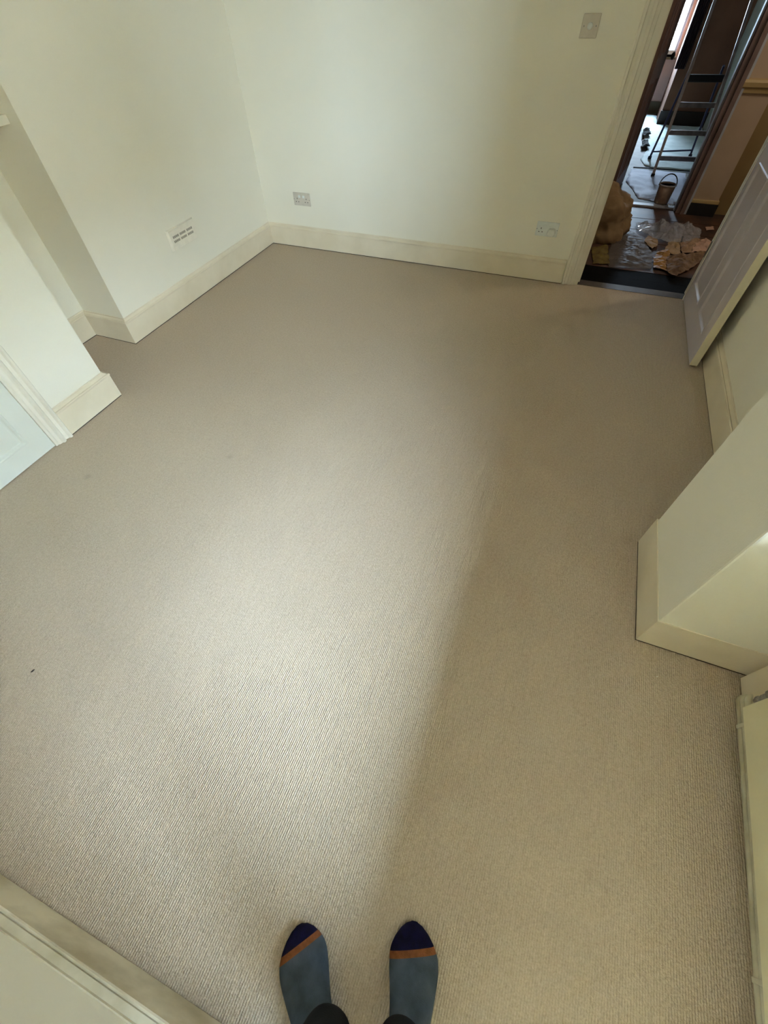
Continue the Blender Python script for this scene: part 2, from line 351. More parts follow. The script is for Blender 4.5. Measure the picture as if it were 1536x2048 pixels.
# open door: local x -> -world y ; local y -> +world x
d1 = thing('door_1', 'open four-panel door with a pale mauve-grey face swung back against the right wall', 'door', kind='structure')
panel_leaf(d1, .87, 1.98, .041, [(.10, .40, .128, .755), (.50, .77, .128, .755), (.10, .40, .93, 1.86), (.50, .77, .93, 1.86)], 'door', 'door_edge')
d1.matrix_world = Matrix(((0.0, 1, 0, .829), (-1, 0, 0, 3.500), (0, 0, 1, .012), (0, 0, 0, 1)))
obj('leading_edge', B(.8705, .8725, .0005, .0405, 0, 1.98), 'door_edge', d1)['label'] = 'cream painted leading edge'
bm = bmesh.new(); lathe(bm, [(.006, 0), (.006, .03), (.02, .035), (.026, .05), (.022, .062), (.008, .068)], seg=20)
bmesh.ops.rotate(bm, verts=bm.verts, cent=(0, 0, 0), matrix=Matrix.Rotation(math.radians(90), 3, 'X'))
bmesh.ops.translate(bm, verts=bm.verts, vec=(.81, .0, 1.0)); obj('door_knob', bm, 'screw', d1, smooth=True)
for z in (.25, 1.75): obj('hinge', tube(bmesh.new(), [(-.004, .0, z), (-.004, .0, z+.09)], .005, 8), 'screw', d1)
# small pale door at the left: local x -> -world y, face towards +x
d2 = thing('door_2', 'closed pale green-white panelled door at the left edge', 'door', kind='structure')
panel_leaf(d2, .73, 2.0, .036, [(.087, .643, .092, .88), (.087, .643, .98, 1.91)], 'cupboard', 'cupboard')
d2.matrix_world = Matrix(((0.0, -1, 0, -2.132), (-1, 0, 0, .836), (0, 0, 1, .006), (0, 0, 0, 1)))

# recess shelf
t = thing('shelf', 'white shelf set across the narrow recess in the left wall', 'shelf', (XA, YA0, 1.045))
obj('board', B(.002, .262, .002, .495, .0, .033), 'trim', t, bevel=.002); pass

# ------------------------------------------------------------ sockets, switch, vent
def pin(bm, x, z, w, h, y=-.0098): box(bm, x-w/2, x+w/2, y, y+.003, z-h/2, z+h/2)
def socket(loc, label, plug):
    t = thing('double_socket', label, 'socket', loc, group=None)
    bm = bmesh.new(); box(bm, -.0735, .0735, -.009, 0, -.043, .043); obj('faceplate', bm, 'plastic' if not plug else 'plastic2', t, bevel=.003)
    for s in (-1, 1):
        bm = bmesh.new(); box(bm, s*.018-.009, s*.018+.009, -.0125, -.008, .010, .026); obj('rocker_switch', bm, 'plastic2', t, bevel=.0015)
        if plug and s > 0: continue
        bm = bmesh.new(); cx = s*.040
        pin(bm, cx, .004, .0045, .009); pin(bm, cx-.011, -.017, .0075, .0045); pin(bm, cx+.011, -.017, .0075, .0045)
        obj('pin_holes', bm, 'slot', t)
    for s in (-1, 1): obj('screw', tube(bmesh.new(), [(s*.0675, -.0085, 0), (s*.0675, -.0105, 0)], .0028, 8), 'screw', t)
    return t
socket((-2.080, YB, .343), 'double wall socket near the left corner with both outlets empty', False)
socket((-.176, YB, .327), 'double wall socket beside the door frame with a white plug in its outer outlet', True)
pl = thing('plug_adapter', 'rounded white plug pushed into the socket beside the door frame', 'plug', (-.143, YB-.0095, .318))
bm = bmesh.new(); prism(bm, [(-.029, -.012), (-.018, -.024), (.018, -.024), (.029, -.004), (.02, .02), (-.02, .02)], 0, .03)
bmesh.ops.rotate(bm, verts=bm.verts, cent=(0, 0, 0), matrix=Matrix.Rotation(math.radians(90), 3, 'X')); obj('plug_body', bm, 'plastic2', pl, bevel=.005)
t = thing('light_switch', 'white square plate with a round centre button high beside the door frame', 'switch', (-.2155, YB, 1.241))
obj('faceplate', B(-.043, .043, -.009, 0, -.043, .043), 'plastic', t, bevel=.003)
bm = lathe(bmesh.new(), [(.0135, 0), (.0135, .003), (.0115, .005), (.0095, .005), (.009, .003), (.004, .0035)], seg=24)
bmesh.ops.rotate(bm, verts=bm.verts, cent=(0, 0, 0), matrix=Matrix.Rotation(math.radians(90), 3, 'X')); bmesh.ops.translate(bm, verts=bm.verts, vec=(0, -.009, 0))
obj('button', bm, 'plastic2', t)
for s in (-1, 1): obj('screw', tube(bmesh.new(), [(s*.030, -.0085, 0), (s*.030, -.0105, 0)], .0032, 8), 'screw', t)
# vent: on the left wall, local x -> world y, face towards +x
v = thing('air_vent', 'white rectangular air vent with two rows of slots low on the left wall', 'vent')
v.matrix_world = Matrix(((0, -1, 0, XL), (1, 0, 0, 2.472), (0, 0, 1, .383), (0, 0, 0, 1)))
bm = bmesh.new(); W, H = .135, .06
r0 = [bm.verts.new(p) for p in ((-W, 0, -H), (W, 0, -H), (W, 0, H), (-W, 0, H))]; r1 = [bm.verts.new(p) for p in ((-W+.009, -.013, -H+.004), (W-.009, -.013, -H+.004), (W-.009, -.013, H-.004), (-W+.009, -.013, H-.004))]
r2 = [bm.verts.new(p) for p in ((-W+.022, -.010, -H+.014), (W-.022, -.010, -H+.014), (W-.022, -.010, H-.014), (-W+.022, -.010, H-.014))]
for a, b in ((r0, r1), (r1, r2)):
    for k in range(4): bm.faces.new((a[k], a[(k+1) % 4], b[(k+1) % 4], b[k]))
bm.faces.new(r2); bm.faces.new(r0); obj('vent_frame', bm, 'vent', v)
for row in (-.0125, .0125):
    for g in (-1, 0, 1):
        bm = bmesh.new()
        for k in range(7): x = g*.070+(k-3)*.0085; box(bm, x-.0024, x+.0024, -.0108, -.0095, row-.0065, row+.0065)
        obj('slot_row', bm, 'slot_soft', v)

# ------------------------------------------------------------ radiator, valve, pipes
RX = lambda y: WX(y)-.085
rad = thing('radiator', 'cream panel radiator on the right wall under the window', 'radiator', (RX(.2), .1, .10), math.atan2(-(WX(.8)-WX(0)), .8))
bm = bmesh.new()
def rpanel(bm):
    n = 23; y0, y1 = -1.1, .548; pts = []
    for i in range(n*4+1):
        y = y0+(y1-y0)*i/(n*4); ph = i % 4; off = 0 if ph in (0, 1) else .004
        if i < 3 or i > n*4-3: off = .006
        pts.append((off, y))
    front = pts; back = [(.012+p[0], p[1]) for p in reversed(pts)]
    prism(bm, front+back, .0, .56)
box(bm, 0, .014, -1.1, .548, 0, .56); obj('front_panel', bm, 'radiator', rad, bevel=.003)
obj('back_panel', B(.05, .058, -1.09, .54, .01, .55), 'radiator', rad, bevel=.003)
obj('top_grille', B(.010, .055, -1.08, .53, .553, .560), 'radiator', rad)
for y in (-.8, .35): obj('bracket', B(.055, .083, y, y+.03, .1, .5), 'radiator', rad)
def pipe_x(y, k): return WX(y)-.024-.0085
pp = thing('floor_pipes', 'three cream painted heating pipes stacked along the foot of the window wall', 'pipes')
for k, z in enumerate((.0095, .0295, .0495)):
    pts = []
    y0 = .725-k*.004
    for i in range(7):
        a = math.pi/2*i/6; pts.append((pipe_x(.70, 0)+.022-.022*math.sin(a)+.008*k*0, y0-.022+.022*math.cos(a), z))
    for i in range(1, 9): y = y0-.022-(y0-.022+1.5)*i/8; pts.append((pipe_x(y, 0), y, z))
    obj('pipe', tube(bmesh.new(), pts, .0085, 12), 'pipe', pp, smooth=True)
for y in (.62, .05):
    bm = bmesh.new(); box(bm, pipe_x(y, 0)-.0095, pipe_x(y, 0)+.009, y, y+.012, .002, .0595); obj('pipe_clip', bm, 'pipe', pp, bevel=.002)
obj('pipe_tail', tube(bmesh.new(), [(pipe_x(.66, 0), .660, .0495), (pipe_x(.66, 0)-.001, .664, .058), (pipe_x(.66, 0)-.004, .680, .098)], .0085, 12), 'pipe', pp, smooth=True)
vv = thing('radiator_valve', 'grey metal radiator valve at the end of the cream radiator', 'valve', (pipe_x(.66, 0)-.004, .680, .096))
bm = bmesh.new(); lathe(bm, [(.012, 0), (.0135, .004), (.0135, .018), (.011, .021)], seg=6); obj('lower_nut', bm, 'valve', vv)
bm = bmesh.new(); lathe(bm, [(.010, .02), (.0125, .03), (.0125, .05), (.010, .056)], seg=16); obj('valve_body', bm, 'valve', vv, smooth=True)
bm = bmesh.new(); tube(bm, [(0, 0, .04), (-.004, -.045, .04)], .009, 12); obj('radiator_tail', bm, 'valve', vv, smooth=True)
bm = bmesh.new(); lathe(bm, [(.015, .056), (.017, .06), (.017, .095), (.013, .1)], seg=12); obj('valve_cap', bm, 'valve', vv)

# specks on the carpet
def speck(name, label, cat, loc, m, s):
    bm = bmesh.new(); bmesh.ops.create_icosphere(bm, subdivisions=1, radius=s)
    for q in bm.verts: q.co = Vector((q.co.x*2.2, q.co.y*.8, q.co.z*.6))*(1+.3*random.random())
    o = obj(name, bm, m); o.location = (loc[0], loc[1], s*.5); o.rotation_euler = (0, 0, random.random()*3); tag(o, label, cat)
speck('crumb', 'tiny dark crumb on the carpet at the left', 'crumb', (-1.30, -.03), 'crumb', .0035)
speck('lint', 'tiny pale fleck of lint on the carpet by the pier', 'lint', (.655, .70), 'lint', .002)

# ------------------------------------------------------------ beyond the doorway: hall
def S(name, bm, m, label, cat, bevel=0): return struct(obj(name, bm, m, bevel=bevel), label, cat)
S('trim_3', B(DX0+.016, DX1-.014, 3.490, 3.575, -.02, .002), 'thresh', 'grey-brown threshold strip across the doorway', 'threshold')
t = thing('floor_hall', 'dark worn floorboards of the hall beyond the doorway', 'floor', kind='structure')
y = 3.576; k = 0
while y < 5.36:
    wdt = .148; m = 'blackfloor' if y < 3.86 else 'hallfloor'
    obj('floorboard', B(-.9, 2.2, y, y+wdt-.005, -.03, -.004-.0015*(k % 2)), m, t); y += wdt; k += 1
obj('subfloor', B(-.9, 2.2, 3.576, 6.1, -.06, -.031), 'blackfloor', t)
S('floor_far', B(-1.2, 1.6, 5.40, 10.0, -.03, -.004), 'farfloor', 'greyish boards of the far room under the dust sheets', 'floor')
S('ceiling_hall', B(-1.3, 2.4, YB+.12, 10.2, CZ, CZ+.1), 'ceiling', 'ceiling above the hall and far room', 'ceiling')
S('wall_hall_left', B(-.95, -.9, 3.55, 5.42, -.04, CZ), 'hallwall', 'left side wall of the dim hall', 'wall')
S('wall_hall_right', B(2.15, 2.2, 3.55, 6.05, -.04, CZ), 'yellowwall', 'right side wall of the dim hall', 'wall')
bm = bmesh.new(); box(bm, -1.3, .20, 5.30, 5.40, -.04, CZ); box(bm, .885, 1.135, 5.30, 5.40, -.04, CZ); box(bm, .20, .885, 5.30, 5.40, 2.05, CZ)
S('wall_hall_far', bm, 'hallwall', 'orange-cream end wall of the hall beside the far doorway', 'wall')
bm = bmesh.new(); box(bm, 1.135, 2.15, 5.93, 6.0, -.04, CZ); box(bm, 1.135, 1.30, 5.36, 6.0, -.04, CZ)
S('wall_hall_recess', bm, 'yellowwall', 'dark ochre wall set back beside the hall end wall', 'wall')
S('baseboard_hall', B(1.15, 2.15, 5.905, 5.93, -.03, .10), 'ochretrim', 'ochre skirting board at the foot of the set back hall wall', 'skirting board')
t = thing('trim_4', 'black plinth block with an ochre cap at the foot of the hall end wall', 'plinth', kind='structure')
obj('plinth', B(.925, 1.15, 5.275, 5.41, -.03, .085), 'blackplinth', t); obj('cap', B(.925, 1.145, 5.283, 5.405, .085, .112), 'ochretrim', t, bevel=.004)
bm = sweep([(.90, 5.30), (1.135, 5.30), (1.135, 5.42)], [(0, .80), (.014, .80), (.018, .825), (.03, .835), (.034, .86), (.028, .875), (.0, .88)], -1)
S('trim_5', bm, 'ochretrim', 'ochre dado rail on the hall end wall', 'dado rail')
t = thing('trim_6', 'pinkish-brown and grey frame of the far doorway', 'door frame', kind='structure')
obj('jamb', B(.835, .885, 5.285, 5.42, -.004, 2.05), 'frame_pink', t); obj('architrave', B(.872, .905, 5.262, 5.30, -.004, 2.1), 'frame_pink', t)
obj('bead', B(.905, .925, 5.280, 5.30, -.004, 2.1), 'frame_blue', t); obj('stop', B(.822, .836, 5.34, 5.40, -.004, 2.05), 'frame_blue', t)
obj('jamb', B(.20, .235, 5.285, 5.42, -.004, 2.05), 'leaf_brown', t); obj('lintel', B(.20, .885, 5.285, 5.42, 2.0, 2.05), 'frame_pink', t)
S('trim_7', B(.235, .835, 5.385, 5.455, -.004, .008), 'frame_blue', 'blue-grey step strip across the far doorway', 'threshold')
d3 = thing('door_3', 'dark reddish-brown door leaf standing open in the far doorway', 'door', kind='structure')
panel_leaf(d3, .70, 1.98, .035, [(.1, .32, .15, .8), (.4, .62, .15, .8), (.1, .32, .95, 1.85), (.4, .62, .95, 1.85)], 'leaf_brown', 'leaf_brown')
ang = math.atan2(.68, .10)
d3.matrix_world = Matrix.Translation((.245, 5.43, .006)) @ Matrix.Rotation(ang, 4, 'Z')
bm = lathe(bmesh.new(), [(.008, 0), (.008, .035), (.024, .045), (.026, .058), (.01, .068)], seg=16)
bmesh.ops.rotate(bm, verts=bm.verts, cent=(0, 0, 0), matrix=Matrix.Rotation(math.radians(90), 3, 'X')); bmesh.ops.translate(bm, verts=bm.verts, vec=(.65, .0, .92))
obj('door_knob', bm, 'rubber', d3, smooth=True)
# warm lamp added out of view to brighten the dim hall
hl = thing('hall_fill_lamp', 'added warm fill lamp under the hall ceiling, out of view', 'lamp', (1.75, 4.25, CZ))
obj('fill_lamp_flex', tube(bmesh.new(), [(0, 0, 0), (0, 0, -.22)], .004, 8), 'rubber', hl); obj('fill_lamp_holder', tube(bmesh.new(), [(0, 0, -.22), (0, 0, -.27)], .016, 12), 'rubber', hl)
pl_ = bpy.data.lights.new('hall_fill_point', 'POINT'); pl_.energy = 2.0; pl_.color = (1.0, .88, .74); pl_.shadow_soft_size = .045
po_ = bpy.data.objects.new('hall_fill_point', pl_); C.objects.link(po_); po_.parent = hl; po_.location = (0, 0, -.36)
# far room shell
S('wall_far_left', B(-1.25, -1.2, 5.40, 10.0, -.04, CZ), 'breast', 'left wall of the far room', 'wall')
S('wall_far_right', B(1.30, 1.35, 5.44, 9.12, -.04, CZ), 'palewall', 'pale green-grey right wall of the far room', 'wall')
bm = bmesh.new(); box(bm, -1.2, .26, 9.9, 10.0, -.04, CZ); box(bm, .66, .80, 9.9, 10.0, -.04, CZ); box(bm, .26, .66, 9.9, 10.0, -.04, .60); box(bm, .26, .66, 9.9, 10.0, 1.75, CZ)
S('wall_far_back', bm, 'pinkwall', 'pinkish plaster wall below the far room window', 'wall')
S('baseboard_far', B(-1.2, .72, 9.872, 9.9, -.004, .13), 'olive', 'olive skirting under the far room window', 'skirting board')
S('wall_far_chimney', B(.70, 1.30, 9.10, 10.0, -.04, CZ), 'breast', 'brown chimney breast in the far room', 'wall')
S('baseboard_chimney_far', B(.685, 1.30, 9.075, 9.10, -.004, .145), 'darkwood', 'dark brown skirting on the far chimney breast', 'skirting board')
fw = thing('window_2', 'bright narrow window of the far room', 'window', kind='structure')
bm = bmesh.new(); box(bm, .26, .29, 9.92, 9.96, .60, 1.75); box(bm, .63, .66, 9.92, 9.96, .60, 1.75); box(bm, .29, .63, 9.92, 9.96, .60, .66); box(bm, .29, .63, 9.92, 9.96, 1.70, 1.75); box(bm, .29, .63, 9.92, 9.96, 1.20, 1.23)
obj('window_frame', bm, 'frame_blue', fw); obj('pane', B(.29, .63, 9.938, 9.942, .66, 1.20), 'glass', fw); obj('pane', B(.29, .63, 9.938, 9.942, 1.23, 1.70), 'glass', fw)
obj('window_sill', B(.24, .68, 9.84, 9.92, .575, .60), 'olive', fw)
bm = bmesh.new(); pts = []
for i in range(25): pts.append((.655+.125*i/24, 9.03+.012*math.sin(i*1.3)))
prism(bm, pts+[(x, y+.03) for x, y in reversed(pts)], .56, 2.2)
tag(obj('curtain', bm, 'curtain'), 'dark red-brown curtain hanging beside the far room window', 'curtain')

# cloth and litter
def inside(x, y, poly):
    c = False; n = len(poly)
    for i in range(n):
        x1, y1 = poly[i]; x2, y2 = poly[i-1]
        if (y1 > y) != (y2 > y) and x < (x2-x1)*(y-y1)/(y2-y1)+x1: c = not c
    return c
def edged(x, y, poly):
    best = 9
    for i in range(len(poly)):
        a = Vector(poly[i]); b = Vector(poly[i-1]); p = Vector((x, y)); ab = b-a; t = max(0, min(1, (p-a).dot(ab)/ab.dot(ab))); best = min(best, (p-a-ab*t).length)
    return best
def crumple(name, poly, h, m, z0=0, res=.02, freq=9, seed=0, thick=.0012, tilt=0, sharp=True, smooth=False):
    cx = sum(p[0] for p in poly)/len(poly); cy = sum(p[1] for p in poly)/len(poly)
    bm = bmesh.new(); bm2 = bmesh.new()
    vs = [bm.verts.new((x, y, 0)) for x, y in poly]; bm.faces.new(vs)
    x0 = min(p[0] for p in poly); x1 = max(p[0] for p in poly); y0 = min(p[1] for p in poly); y1 = max(p[1] for p in poly)
    for k in range(1, int((x1-x0)/res)+1): bmesh.ops.bisect_plane(bm, geom=bm.verts[:]+bm.edges[:]+bm.faces[:], plane_co=(x0+k*res, 0, 0), plane_no=(1, 0, 0))
    for k in range(1, int((y1-y0)/res)+1): bmesh.ops.bisect_plane(bm, geom=bm.verts[:]+bm.edges[:]+bm.faces[:], plane_co=(0, y0+k*res, 0), plane_no=(0, 1, 0))
    bmesh.ops.triangulate(bm, faces=bm.faces)
    for v_ in bm.verts:
        x, y = v_.co.x, v_.co.y; e = min(1, edged(x, y, poly)/(.10+.3*h)); q = Vector((x*freq, y*freq, seed*7.3))
        n = abs(noise.noise(q))*1.2+.45*abs(noise.noise(q*2.3))+.25*noise.noise(q*5)
        v_.co.z = z0+h*max(0, (.25+.75*e)*(.25+n))+tilt*(y-y0)
        if sharp: v_.co.x += .012*noise.noise(q*3+Vector((5, 0, 0))); v_.co.y += .012*noise.noise(q*3+Vector((0, 5, 0)))
    for v_ in bm.verts: v_.co.x -= cx; v_.co.y -= cy
    o = obj(name, bm, m, smooth=smooth); o.location = (cx, cy, 0)
    s = o.modifiers.new('thickness', 'SOLIDIFY'); s.thickness = thick; s.offset = 1
    return o
tag(crumple('dust_sheet', [(0.37, 6.15), (0.42, 6.66), (0.98, 6.64), (0.93, 5.65), (0.80, 5.48), (0.62, 5.57), (0.50, 5.62), (0.44, 5.92)], .018, 'sheet', z0=-.0035, res=.05, freq=5, seed=1, smooth=True),
    'pale blue dust sheet spread just inside the far doorway', 'dust sheet')
tag(crumple('dust_sheet', [(.56, 6.81), (.50, 7.1), (.58, 7.56), (.50, 8.62), (.30, 9.70), (.69, 9.75), (.69, 9.06), (1.28, 9.05), (1.28, 6.75), (.77, 6.72)], .02, 'sheet2', z0=-.0035, res=.08, freq=4, seed=2, smooth=True),
    'larger pale dust sheet running back to the far wall under the ladder', 'dust sheet')
bm = bmesh.new(); tube(bm, [(.43, 6.685, .006), (.6, 6.695, .006), (.8, 6.69, .006), (1.0, 6.70, .006), (1.2, 6.69, .006)], .006, 6)
tag(obj('cable', bm, 'rubber'), 'thin dark cable lying across the gap between the dust sheets', 'cable')
tag(crumple('rag', [(0.5, 8.47), (0.58, 8.61), (0.60, 8.19), (0.5, 8.14)], .10, 'rag', z0=.02, res=.03, freq=12, seed=3), 'dark crumpled rag farther back beside the brown door leaf', 'rag')
tag(crumple('rag', [(0.5, 7.84), (0.57, 7.94), (0.59, 7.58), (0.5, 7.53)], .09, 'rag', z0=.02, res=.03, freq=12, seed=4), 'dark crumpled rag nearer the ladder beside the brown door leaf', 'rag')
# crumpled tan sheet
bm = bmesh.new(); bmesh.ops.create_icosphere(bm, subdivisions=5, radius=1)
for q in bm.verts:
    d = q.co.normalized(); n = noise.noise(d*2.2+Vector((3, 1, 7)))*.2-abs(noise.noise(Vector((d.x*4, d.y*4, d.z*8))+Vector((1, 9, 2))))*.14-abs(noise.noise(d*11))*.10-abs(noise.noise(d*24))*.05
    r = 1.08+n; q.co = Vector((d.x*.30*r, d.y*.34*r, max(-.02, d.z)*.30*r+(.02 if d.z > 0 else 0)))
bt = obj('crumpled_sheet', bm, 'tan', smooth=True); bt.location = (.115, 4.62, .0); tag(bt, 'bundled tan cotton sheet heaped beside the door frame', 'cloth bundle')
L_ = [('olive_cloth', [(0.17, 4.2), (0.29, 4.31), (0.33, 3.92), (0.21, 3.89)], .03, 'olivebit', 'small olive-brown cloth scrap below the tan bundle', 'cloth scrap'),
 ('plastic_film', [(0.30, 4.05), (0.32, 4.32), (0.46, 4.69), (0.58, 4.51), (0.64, 4.21), (0.63, 3.93), (0.32, 3.85)], .022, 'film', 'flat grey translucent plastic film between the tan bundle and the paper', 'plastic film'),
 ('paper_scrap', [(0.57, 4.46), (0.6, 4.61), (0.68, 4.55), (0.68, 4.41), (0.63, 4.32)], .04, 'card', 'pale tan paper scrap poking out beneath the shiny clear plastic', 'paper'),
 ('amber_wrapper', [(0.64, 4.11), (0.67, 4.27), (0.77, 4.36), (0.75, 3.91), (0.65, 3.94)], .05, 'amber', 'amber-brown wrapper at the middle of the litter pile', 'wrapper'),
 ('cardboard_piece', [(0.77, 4.55), (0.86, 4.63), (0.84, 4.28), (0.79, 4.24), (0.73, 4.34)], .05, 'card', 'bent cardboard piece with a dark slot in the litter pile', 'cardboard'),
 ('packing_paper', [(0.74, 4.19), (0.81, 4.25), (1.03, 4.36), (0.96, 4.12), (0.87, 3.95), (0.78, 3.82), (0.73, 3.9)], .07, 'paper_dark', 'large crumpled brown packing paper next to the open door', 'paper'),
 ('pink_paper', [(0.92, 4.35), (0.97, 4.58), (1.05, 4.67), (1.12, 4.59), (1.10, 4.42)], .05, 'pinkpaper', 'pinkish paper sheet at the far side of the litter by the open door', 'paper'),
 ('paper_sheet', [(0.85, 4.49), (0.95, 4.66), (1.01, 4.65), (0.92, 4.34), (0.85, 4.28)], .06, 'paper', 'folded brown paper beside the cardboard piece', 'paper'),
 ('clear_plastic_bag', [(0.49, 4.88), (0.74, 4.88), (0.95, 4.93), (1.02, 4.82), (1.0, 4.67), (0.89, 4.50), (0.73, 4.50), (0.62, 4.58), (0.52, 4.71)], .075, 'clear', 'shiny crinkled clear plastic bag on top of the litter pile', 'plastic bag'),
 ('plaster_chip', [(1.07, 4.97), (1.13, 5.01), (1.13, 4.93), (1.07, 4.88)], .02, 'pinkpaper', 'small pale chip alone on the dark hall floor', 'chip')]
for i, (n, p, h, m, lb, ct) in enumerate(L_):
    tag(crumple(n, p, h, m, z0=.0, res=.018, freq=11 if m != 'clear' else 14, seed=10+i), lb, ct)
sl = obj('slot', B(-.006, .006, -.05, .05, .0, .004), 'slot', bpy.data.objects['cardboard_piece']); sl.location = (.03, .0, .066); sl.rotation_euler = (.1, 0, -.1)
# bucket
bk = thing('paint_kettle', 'scuffed metal paint kettle with a black wire handle in the far doorway', 'bucket', (.705, 5.50, .008))
bm = bmesh.new(); lathe(bm, [(.058, 0), (.062, .004), (.072, .145), (.068, .145), (.058, .012)], seg=28); obj('kettle_body', bm, 'bucket', bk, smooth=True)
bm = bmesh.new(); lathe(bm, [(.0715, .138), (.0755, .141), (.0755, .150), (.0695, .150), (.0695, .138)], seg=28); obj('rim', bm, 'bucket_rim', bk)
bm = bmesh.new(); tube(bm, [(.074*math.cos(a), .03*math.sin(a)*0+.02*math.sin(a), .135+.085*math.sin(a)) for a in [math.pi*i/14 for i in range(15)]], .0045, 8); obj('handle', bm, 'rubber', bk, smooth=True)
# step ladder
ld = thing('step_ladder', 'aluminium step ladder with a black platform standing on the dust sheets', 'ladder', (0, 0, 0))
fl_, fr_ = Vector((.632, 6.37, .0)), Vector((1.03, 6.42, .0)); tl_, tr_ = Vector((.625, 6.95, 1.55)), Vector((.905, 6.98, 1.55))
def lerp(a, b, z): t_ = z/b.z; return a+(b-a)*t_
obj('front_rail', bar(bmesh.new(), fl_+Vector((0, 0, .01)), tl_, .026, .018), 'alu', ld); obj('front_rail', bar(bmesh.new(), fr_+Vector((0, 0, .01)), tr_, .026, .018), 'alu', ld)
bar_top = bmesh.new(); bar(bar_top, tl_, tr_, .025, .025); obj('top_bar', bar_top, 'alu', ld)
for z in (.15, .345, .545):
    a, b = lerp(fl_, tl_, z), lerp(fr_, tr_, z); bm = bmesh.new(); bar(bm, a+Vector((0, .025, 0)), b+Vector((0, .025, 0)), .026, .038); obj('tread', bm, 'alu', ld)
a, b = lerp(fl_, tl_, .72), lerp(fr_, tr_, .72)
obj('platform', bar(bmesh.new(), a+Vector((.01, .09, 0)), b+Vector((-.01, .09, 0)), .028, .055), 'rubber', ld, bevel=.006)['label'] = 'black platform'
rl, rr = Vector((.598, 7.10, .0)), Vector((1.042, 7.30, .0)); ml, mr = Vector((.64, 6.80, .80)), Vector((.93, 6.84, .80))
obj('rear_leg', bar(bmesh.new(), rl+Vector((0, 0, .01)), ml, .02, .02), 'dark_alu', ld); obj('rear_leg', bar(bmesh.new(), rr+Vector((0, 0, .01)), mr, .02, .02), 'dark_alu', ld)
obj('rear_brace', bar(bmesh.new(), lerp(rl, ml, .08), lerp(rr, mr, .08), .014, .014), 'dark_alu', ld)
for p in (fl_, fr_, rl, rr):
    bm = bmesh.new(); box(bm, p.x-.018, p.x+.018, p.y-.016, p.y+.016, .0, .035); obj('foot', bm, 'rubber', ld, bevel=.004)

# ------------------------------------------------------------ outside (garden beyond the window)
tag(obj('floor_patio', B(1.22, 30, -25, 25, -.42, -.4), 'grass'), 'grey paved yard outside the window', 'yard', kind='structure')
tag(obj('wall_neighbour', B(1.22, 9.0, 1.0, 1.25, -.4, 5.2), 'render'), 'rendered side wall of the rear extension outside', 'wall', kind='structure')
tag(obj('wall_sky_blocking_house', B(7.0, 11.0, -6.8, 1.0, -.4, 3.7), 'render'), 'unseen rendered house across the yard, sized to cut low skylight', 'house', kind='structure')  # unseen house, placed and sized to block low skylight on the left walls
tag(obj('wall_garden', B(12.0, 12.2, -24, 1.0, -.4, 1.35), 'render'), 'garden boundary wall outside', 'wall', kind='structure')
tag(obj('sky_cut_canopy', B(1.22, 2.2, -2.7, 1.0, 2.2, 2.3), 'sky_cut'), 'added canopy cutting off high sky above the window outside', 'roof', kind='structure')  # unseen canopy, added to cut the high sky and sharpen the sill shadow

# ------------------------------------------------------------ the person
root = thing('person', 'person standing in blue-grey socks with navy toes and black trousers, seen from above', 'person', (.04, -.36, 0))
inv = Matrix.Translation((-.04, .36, 0))
def skin(name, verts, edges, radii, m, parent, sub=2, rootv=0):
    me = bpy.data.meshes.new(name); me.from_pydata([inv @ Vector(v) for v in verts], edges, []); me.materials.append(M[m])
    o = bpy.data.objects.new(name, me); C.objects.link(o); o.parent = parent
    o.modifiers.new('skin', 'SKIN'); sv = me.skin_vertices[0].data
    for i, r in enumerate(radii): sv[i].radius = (r, r) if not isinstance(r, tuple) else r; sv[i].use_root = (i == rootv)
    s = o.modifiers.new('smooth', 'SUBSURF'); s.levels = sub; s.render_levels = sub
    o.modifiers['skin'].use_smooth_shade = True
    return o
AL, AR_ = Vector((-.010, -.358, .09)), Vector((.126, -.312, .09))
body_v = [(.04, -.335, .96), (.04, -.335, 1.12), (.04, -.335, 1.28), (.04, -.34, 1.42), (.04, -.335, 1.50), (.04, -.325, 1.56), (.04, -.320, 1.64), (.04, -.325, 1.71),
  (-.13, -.345, 1.40), (-.19, -.335, 1.22), (-.20, -.28, 1.10), (-.11, -.18, 1.23), (-.05, -.11, 1.36),
  (.21, -.345, 1.40), (.27, -.335, 1.22), (.28, -.28, 1.10), (.19, -.18, 1.23), (.13, -.11, 1.36),
  (-.05, -.34, .88), (-.045, -.325, .50), (AL.x, AL.y, .10), (.12, -.34, .88), (.115, -.305, .50), (AR_.x, AR_.y, .10)]
body_e = [(0, 1), (1, 2), (2, 3), (3, 4), (4, 5), (5, 6), (6, 7), (3, 8), (8, 9), (9, 10), (10, 11), (11, 12), (3, 13), (13, 14), (14, 15), (15, 16), (16, 17), (0, 18), (18, 19), (19, 20), (0, 21), (21, 22), (22, 23)]
body_r = [.085, .082, .088, .07, .045, .05, .074, .05, .048, .036, .032, .028, .02, .048, .036, .032, .028, .02, .066, .045, .03, .066, .045, .03]
skin('body', body_v, body_e, body_r, 'skin', root)
tv = [(.04, -.34, 1.04), (.04, -.34, .93), (-.055, -.34, .84), (-.05, -.328, .50), (AL.x-.012, AL.y+.012, .27), (AL.x-.002, AL.y+.012, .085), (.125, -.34, .84), (.118, -.308, .50), (AR_.x, AR_.y+.005, .27), (AR_.x-.002, AR_.y+.008, .085)]
te = [(0, 1), (1, 2), (2, 3), (3, 4), (4, 5), (1, 6), (6, 7), (7, 8), (8, 9)]
skin('trousers', tv, te, [(.125, .10), (.13, .105), (.085, .088), (.064, .066), (.05, .052), (.054, .056), (.085, .088), (.064, .066), (.052, .054), (.050, .052)], 'trouser', root, sub=3)
